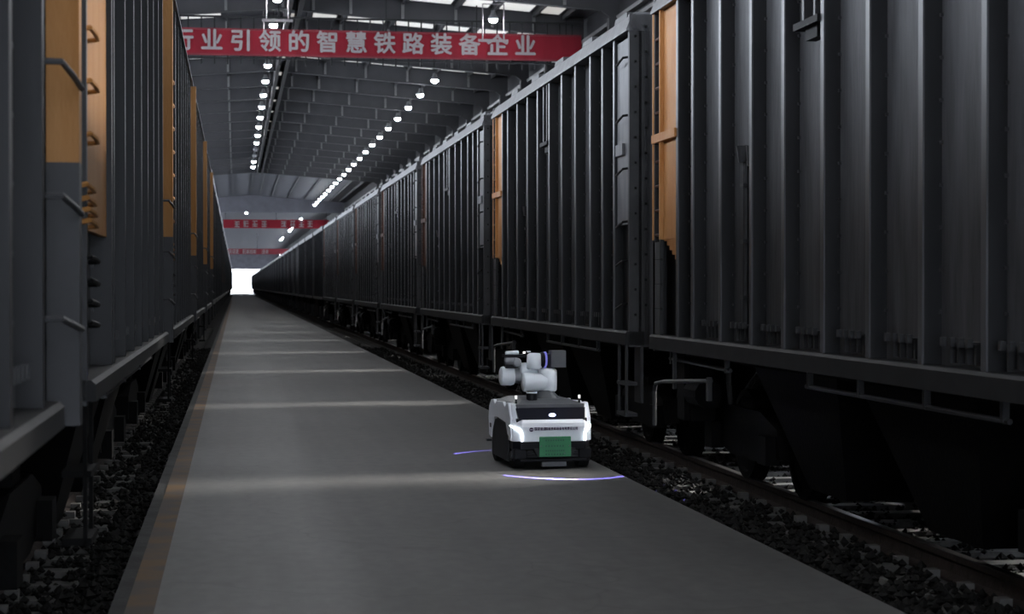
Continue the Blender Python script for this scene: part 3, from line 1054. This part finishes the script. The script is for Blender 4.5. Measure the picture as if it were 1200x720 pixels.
# chassis, bumper and wheels
ch = MB().box(-0.36, 0.36, FY + 0.06, RY - 0.04, 0.10, 0.50)
rpart(ch, 'chassis', 'rob_black', bevel=0.01)
bu = MB()
bu.prism([(-0.39, FY + 0.10), (-0.33, FY + 0.01), (0.33, FY + 0.01), (0.39, FY + 0.10), (0.39, FY + 0.22), (-0.39, FY + 0.22)], 'z', 0.19, 0.275)
bu.box(-0.39, -0.27, FY + 0.02, FY + 0.16, 0.10, 0.20)
bu.box(0.27, 0.39, FY + 0.02, FY + 0.16, 0.10, 0.20)
bu.prism([(-0.40, FY + 0.10), (-0.34, FY - 0.02), (0.34, FY - 0.02), (0.40, FY + 0.10), (0.40, FY + 0.2), (-0.40, FY + 0.2)], 'z', 0.075, 0.105)
rpart(bu, 'bumper', 'rob_black', bevel=0.008)
for k in range(3):
    rpart(MB().box(-0.26, 0.26, FY + 0.03, FY + 0.05, 0.115 + k * 0.028, 0.128 + k * 0.028), 'grille_slat', 'rob_dark')
rpart(MB().box(-0.12, 0.13, FY - 0.02, FY + 0.06, 0.025, 0.075), 'tow_box', 'rob_grey', bevel=0.006)
for sx in (-1, 1):
    for yy in (-0.40, 0.40):
        w = MB().lathe((sx * 0.27, yy, 0.125), (sx * 0.39, yy, 0.125), [(0, 0.10), (0.08, 0.122), (0.92, 0.122), (1, 0.10), (0.97, 0.07), (0.9, 0.06)], 20)
        wo = rpart(w, 'wheel', 'tyre', smooth=True)
        rpart(MB().cyl((sx * 0.37, yy, 0.125), (sx * 0.395, yy, 0.125), 0.045, n=10), 'hub', 'rob_grey', wo)

# white front fairing: rings from the bottom edge to the visor sill
def ring(z, hw, fy, ch, back):
    return [(-hw, back, z), (-hw, fy + ch, z), (-hw + ch * 0.9, fy, z), (hw - ch * 0.9, fy, z), (hw, fy + ch, z), (hw, back, z)]


rings = [ring(0.27, HW - 0.005, FY + 0.005, 0.09, FY + 0.30), ring(0.42, HW, FY, 0.09, FY + 0.30), ring(0.455, HW, FY + 0.012, 0.09, FY + 0.30), ring(0.485, HW - 0.015, FY + 0.045, 0.09, FY + 0.30)]
fm = MB()
vs_, fs_ = [], []
for r_ in rings:
    vs_ += r_
n = 6
for j in range(len(rings) - 1):
    for i in range(n):
        fs_.append((j * n + i, j * n + (i + 1) % n, (j + 1) * n + (i + 1) % n, (j + 1) * n + i))
fs_ += [tuple(range(n))[::-1], tuple(range((len(rings) - 1) * n, len(rings) * n))]
fm.add(vs_, fs_)
front = rpart(fm, 'front_fairing', 'white', bevel=0.008)
# pillars beside the visor
for sx in (-1, 1):
    p = MB()
    o_ = sx
    lo = [(o_ * 0.285, FY + 0.05, 0.46), (o_ * 0.40, FY + 0.10, 0.42), (o_ * 0.40, FY + 0.22, 0.42), (o_ * 0.285, FY + 0.20, 0.46)]
    hi = [(o_ * 0.335, FY + 0.13, 0.635), (o_ * 0.385, FY + 0.16, 0.635), (o_ * 0.385, FY + 0.30, 0.645), (o_ * 0.335, FY + 0.30, 0.645)]
    if sx < 0:
        lo, hi = lo[::-1], hi[::-1]
    p.hexa(lo, hi)
    rpart(p, 'pillar', 'white', bevel=0.012)
# visor
v = MB().hexa([(-0.335, FY + 0.05, 0.475), (0.335, FY + 0.05, 0.475), (0.36, FY + 0.2, 0.475), (-0.36, FY + 0.2, 0.475)],
              [(-0.355, FY + 0.115, 0.60), (0.355, FY + 0.115, 0.60), (0.355, FY + 0.25, 0.60), (-0.355, FY + 0.25, 0.60)])
visor = rpart(v, 'visor', 'rob_glass', bevel=0.006)
rpart(MB().ball((0.005, FY + 0.074, 0.528), 0.036, 0.010, 0.018), 'visor_lamp', 'blue_led', visor, smooth=True)
# deck
dk = MB()
dk.prism([(-0.345, FY + 0.12), (0.345, FY + 0.12), (0.375, FY + 0.2), (0.375, RY - 0.12), (0.30, RY), (-0.30, RY), (-0.375, RY - 0.12), (-0.375, FY + 0.2)], 'z', 0.585, 0.635)
dk.hexa([(-0.32, FY + 0.16, 0.635), (0.32, FY + 0.16, 0.635), (0.32, RY - 0.08, 0.635), (-0.32, RY - 0.08, 0.635)],
        [(-0.24, FY + 0.30, 0.675), (0.24, FY + 0.30, 0.675), (0.24, RY - 0.2, 0.675), (-0.24, RY - 0.2, 0.675)])
rpart(dk, 'deck', 'rob_grey', bevel=0.008)
# white side fairings with arched ends, dark door between
for sx in (-1, 1):
    a, b = sx * 0.375, sx * 0.412
    up = [(FY + 0.10, 0.27), (FY + 0.26, 0.33), (FY + 0.34, 0.44), (0.16, 0.47), (0.30, 0.46), (0.42, 0.34), (0.46, 0.24), (0.55, 0.26), (0.585, 0.45), (0.55, 0.57), (0.46, 0.635), (0.34, 0.645),
          (0.27, 0.60), (0.20, 0.635), (-0.10, 0.645), (-0.20, 0.60), (-0.28, 0.645), (FY + 0.22, 0.645), (FY + 0.12, 0.50)]
    rpart(MB().prism(up, 'x', a, b), 'side_fairing', 'white', bevel=0.01)
    dr = [(FY + 0.27, 0.31), (FY + 0.35, 0.43), (0.16, 0.455), (0.29, 0.445), (0.40, 0.33), (0.44, 0.22), (0.44, 0.075), (FY + 0.30, 0.06)]
    rpart(MB().prism(dr, 'x', sx * 0.37, sx * 0.405), 'side_door', 'rob_dark', bevel=0.006)
    rpart(MB().box(sx * 0.40, sx * 0.45, 0.47, 0.53, 0.20, 0.225), 'side_sensor', 'rob_black')
    rpart(MB().box(sx * 0.385, sx * 0.415, 0.44, 0.50, 0.345, 0.39), 'latch', 'rob_black')
    # C-shaped headlamp
    hl = MB()
    P0 = [(sx * 0.408, FY + 0.135, 0.425), (sx * 0.388, FY + 0.060, 0.412), (sx * 0.335, FY - 0.004, 0.375), (sx * 0.322, FY - 0.006, 0.355), (sx * 0.322, FY - 0.004, 0.278)]
    hl.tube(P0, 0.0105, 6)
    rpart(hl, 'headlamp', 'head_led')
    # marker post
    mp_ = MB().cyl((sx * 0.325, FY + 0.24, 0.63), (sx * 0.325, FY + 0.24, 0.685), 0.011, n=8)
    po = rpart(mp_, 'marker_post', 'rob_black')
    rpart(MB().cyl((sx * 0.325, FY + 0.24, 0.680), (sx * 0.325, FY + 0.24, 0.715), 0.011, n=8), 'marker_tip', 'tip_led', po)
# lettering and emblem on the fairing
em = MB().cyl((-0.225, FY - 0.001, 0.392), (-0.225, FY - 0.006, 0.392), 0.021, n=16)
emo = rpart(em, 'emblem', 'print')
rpart(MB().box(-0.241, -0.209, FY - 0.009, FY - 0.006, 0.389, 0.395), 'emblem_bar', 'white', emo)
for s_, x0, sz in (('国家能源', -0.135, 0.030), ('国能铁路装备有限责任公司', 0.082, 0.0275)):
    tx = text_mesh('lettering', s_, sz, 0.0015, 0.0008, rb, M['print'])
    tx.rotation_euler = (PI / 2, 0, 0)
    tx.location = (x0, FY - 0.004, 0.397)
    tx.scale = (1.0, 1.1, 1.0)
# green plate with unreadable print
pt = MB().box(-0.155, 0.165, FY - 0.055, FY - 0.040, 0.125, 0.325)
plate = rpart(pt, 'green_plate', 'plate', bevel=0.006)
tag(plate, 'bright green number plate')
pk = MB()
for row, (z, n_) in enumerate(((0.288, 8), (0.232, 7), (0.185, 9), (0.150, 7))):
    for i in range(n_):
        x0 = -0.095 + i * 0.20 / n_
        pk.box(x0, x0 + 0.013, FY - 0.057, FY - 0.0545, z - 0.008, z + 0.008)
tag(rpart(pk, 'plate_print', 'plate_mark', plate), kind='stuff')
for x, z in ((-0.138, 0.232), (0.148, 0.232), (0.008, 0.302), (0.10, 0.160)):
    rpart(MB().cyl((x, FY - 0.055, z), (x, FY - 0.060, z), 0.006, n=8), 'plate_screw', 'steel', plate)
for sx in (-1, 1):
    rpart(MB().prism([(0.005 + sx * 0.15, 0.13), (0.005 + sx * 0.16, 0.21), (0.005 + sx * 0.215, 0.205), (0.005 + sx * 0.17, 0.125)], 'y', FY - 0.04, FY + 0.03), 'plate_bracket', 'rob_dark')
# lidar puck
ld = MB().lathe((-0.15, FY + 0.30, 0.665), (-0.15, FY + 0.30, 0.755), [(0, 0.055), (0.7, 0.055), (0.75, 0.050), (1.0, 0.048)], 18)
lo_ = rpart(ld, 'lidar', 'rob_black', smooth=True)
rpart(MB().cyl((-0.15, FY + 0.30, 0.735), (-0.15, FY + 0.30, 0.748), 0.0555, n=18), 'lidar_band', 'arm_white', lo_)

# folded arm
AY = -0.08
ab = MB().lathe((0.10, AY, 0.655), (0.10, AY, 0.755), [(0, 0.155), (0.3, 0.150), (0.75, 0.105), (1, 0.10)], 24)
arm = rpart(ab, 'robot_arm', 'rob_grey', smooth=True)
arm.location.x = -0.055
arm.scale.x = 0.91
CAPS = [(0, 0.070), (0.035, 0.086), (0.10, 0.096), (0.5, 0.0985), (0.90, 0.096), (0.965, 0.086), (1, 0.070)]


def cap(r):
    return [(t_, q / 0.097 * r) for t_, q in CAPS]


A = lambda m, n_, mt: rpart(m, n_, mt, arm, smooth=True)
A(MB().lathe((0.125, AY, 0.735), (0.125, AY, 0.975), cap(0.105), 24), 'shoulder_joint', 'arm_white')
A(MB().lathe((-0.165, AY - 0.02, 0.835), (0.10, AY - 0.02, 0.835), [(0, 0.08), (0.04, 0.093), (0.15, 0.098), (0.5, 0.092), (1, 0.092)], 24), 'shoulder_link', 'arm_white')
A(MB().lathe((-0.07, AY + 0.05, 0.715), (0.02, AY + 0.02, 0.745), cap(0.045), 16), 'cable_boot', 'arm_white')
A(MB().lathe((-0.17, AY + 0.10, 0.95), (0.05, AY + 0.10, 0.95), cap(0.080), 20), 'upper_link', 'arm_white')
A(MB().lathe((-0.235, AY + 0.11, 0.895), (-0.13, AY + 0.11, 0.90), [(0, 0.075), (0.8, 0.080), (1, 0.06)], 20), 'joint_cap', 'arm_grey')
A(MB().lathe((-0.385, AY + 0.12, 0.895), (-0.23, AY + 0.12, 0.890), [(0, 0.075), (0.06, 0.092), (0.2, 0.098), (0.8, 0.095), (1, 0.085)], 24), 'elbow_joint', 'arm_white')
A(MB().lathe((-0.025, AY, 0.96), (-0.02, AY + 0.02, 1.125), cap(0.085), 24), 'wrist_joint', 'arm_white')
A(MB().lathe((0.04, AY, 1.06), (0.10, AY, 1.06), [(0, 0.075), (0.5, 0.08), (1, 0.07)], 20), 'tool_flange', 'rob_black')
A(MB().lathe((0.085, AY, 1.06), (0.105, AY, 1.06), [(0, 0.083), (1, 0.083)], 24), 'ring_lamp', 'ring_led')
A(MB().box(0.10, 0.15, AY - 0.06, AY + 0.06, 0.99, 1.12), 'camera_bracket', 'rob_black')
A(MB().box(0.145, 0.310, AY - 0.10, AY + 0.03, 0.985, 1.155), 'sensor_box', 'rob_grey')
# tool at the other end
A(MB().box(-0.36, -0.05, AY + 0.02, AY + 0.14, 1.085, 1.115), 'tool_plate', 'rob_black')
A(MB().lathe((-0.34, AY + 0.06, 1.128), (-0.19, AY + 0.06, 1.133), cap(0.022), 14), 'tool_cover', 'arm_white')
A(MB().lathe((-0.35, AY + 0.05, 1.055), (-0.24, AY + 0.05, 1.050), cap(0.042), 16), 'tool_motor', 'arm_grey')
A(MB().lathe((-0.22, AY - 0.02, 1.035), (-0.22, AY + 0.12, 1.035), cap(0.048), 16), 'tool_motor', 'arm_grey')
A(MB().box(-0.34, -0.24, AY + 0.04, AY + 0.16, 0.975, 1.03), 'tool_block', 'rob_black')
A(MB().tube([(-0.15, AY + 0.05, 1.10), (-0.10, AY + 0.02, 1.13), (-0.05, AY, 1.12)], 0.018, 8), 'cable', 'rob_black')
A(MB().cyl((-0.135, AY + 0.02, 1.125), (-0.135, AY + 0.02, 1.145), 0.014, n=10), 'tool_lamp', 'tip_led')
A(MB().box(-0.105, -0.065, AY - 0.0, AY + 0.05, 1.135, 1.15), 'tool_clip', 'arm_white')


# blue guide lines: small line-projecting lamps on the robot, aimed at the floor
def line_lamp(name, loc, rz, a, b, umax, power):
    """throws a thin blue arc v = a + b u^2 on the floor (u across, v ahead, in units of the lamp's height)"""
    L_ = bpy.data.lights.new(name, 'POINT')
    L_.shadow_soft_size = 0.0
    L_.energy = power
    L_.color = (0.24, 0.20, 1.0)
    L_.use_nodes = True
    nt = L_.node_tree
    N, K = nt.nodes, nt.links
    em_ = N['Emission']
    tc = N.new('ShaderNodeTexCoord')
    sp = N.new('ShaderNodeSeparateXYZ')
    K.new(tc.outputs['Normal'], sp.inputs[0])
    def mth(op, x, y=None):
        m_ = N.new('ShaderNodeMath'); m_.operation = op
        for i_, q in enumerate((x, y)):
            if q is None: continue
            if isinstance(q, (int, float)): m_.inputs[i_].default_value = q
            else: K.new(q, m_.inputs[i_])
        return m_.outputs[0]
    az = mth('MAXIMUM', mth('ABSOLUTE', sp.outputs[2]), 0.02)
    u = mth('DIVIDE', sp.outputs[0], az)
    v = mth('DIVIDE', sp.outputs[1], az)
    err = mth('ABSOLUTE', mth('SUBTRACT', v, mth('ADD', mth('MULTIPLY', mth('MULTIPLY', u, u), b), a)))
    on = mth('SUBTRACT', 1.0, mth('MINIMUM', mth('DIVIDE', err, 0.17), 1.0))
    lim = mth('MULTIPLY', mth('LESS_THAN', mth('ABSOLUTE', u), umax), mth('LESS_THAN', sp.outputs[2], 0.0))
    ends = mth('MULTIPLY', mth('ADD', 0.30, mth('MULTIPLY', mth('MULTIPLY', u, u), 0.55)), 0.0011)
    falloff = mth('POWER', mth('ADD', mth('ADD', mth('MULTIPLY', u, u), mth('MULTIPLY', v, v)), 1.0), 1.5)
    K.new(mth('MULTIPLY', mth('MULTIPLY', mth('MULTIPLY', on, lim), ends), falloff), em_.inputs['Strength'])
    em_.inputs['Color'].default_value = (1, 1, 1, 1)
    o = bpy.data.objects.new(name, L_)
    COL.objects.link(o)
    o.parent = rb
    o.location = loc
    o.rotation_euler = (0, 0, rz)
    return o


line_lamp('line_lamp', (0.06, FY - 0.075, 0.345), 0.0, -2.75, 0.40, 1.95, 16000.0)
line_lamp('line_lamp', (0.0, RY + 0.04, 0.345), PI, -2.95, 0.32, 1.85, 16000.0)
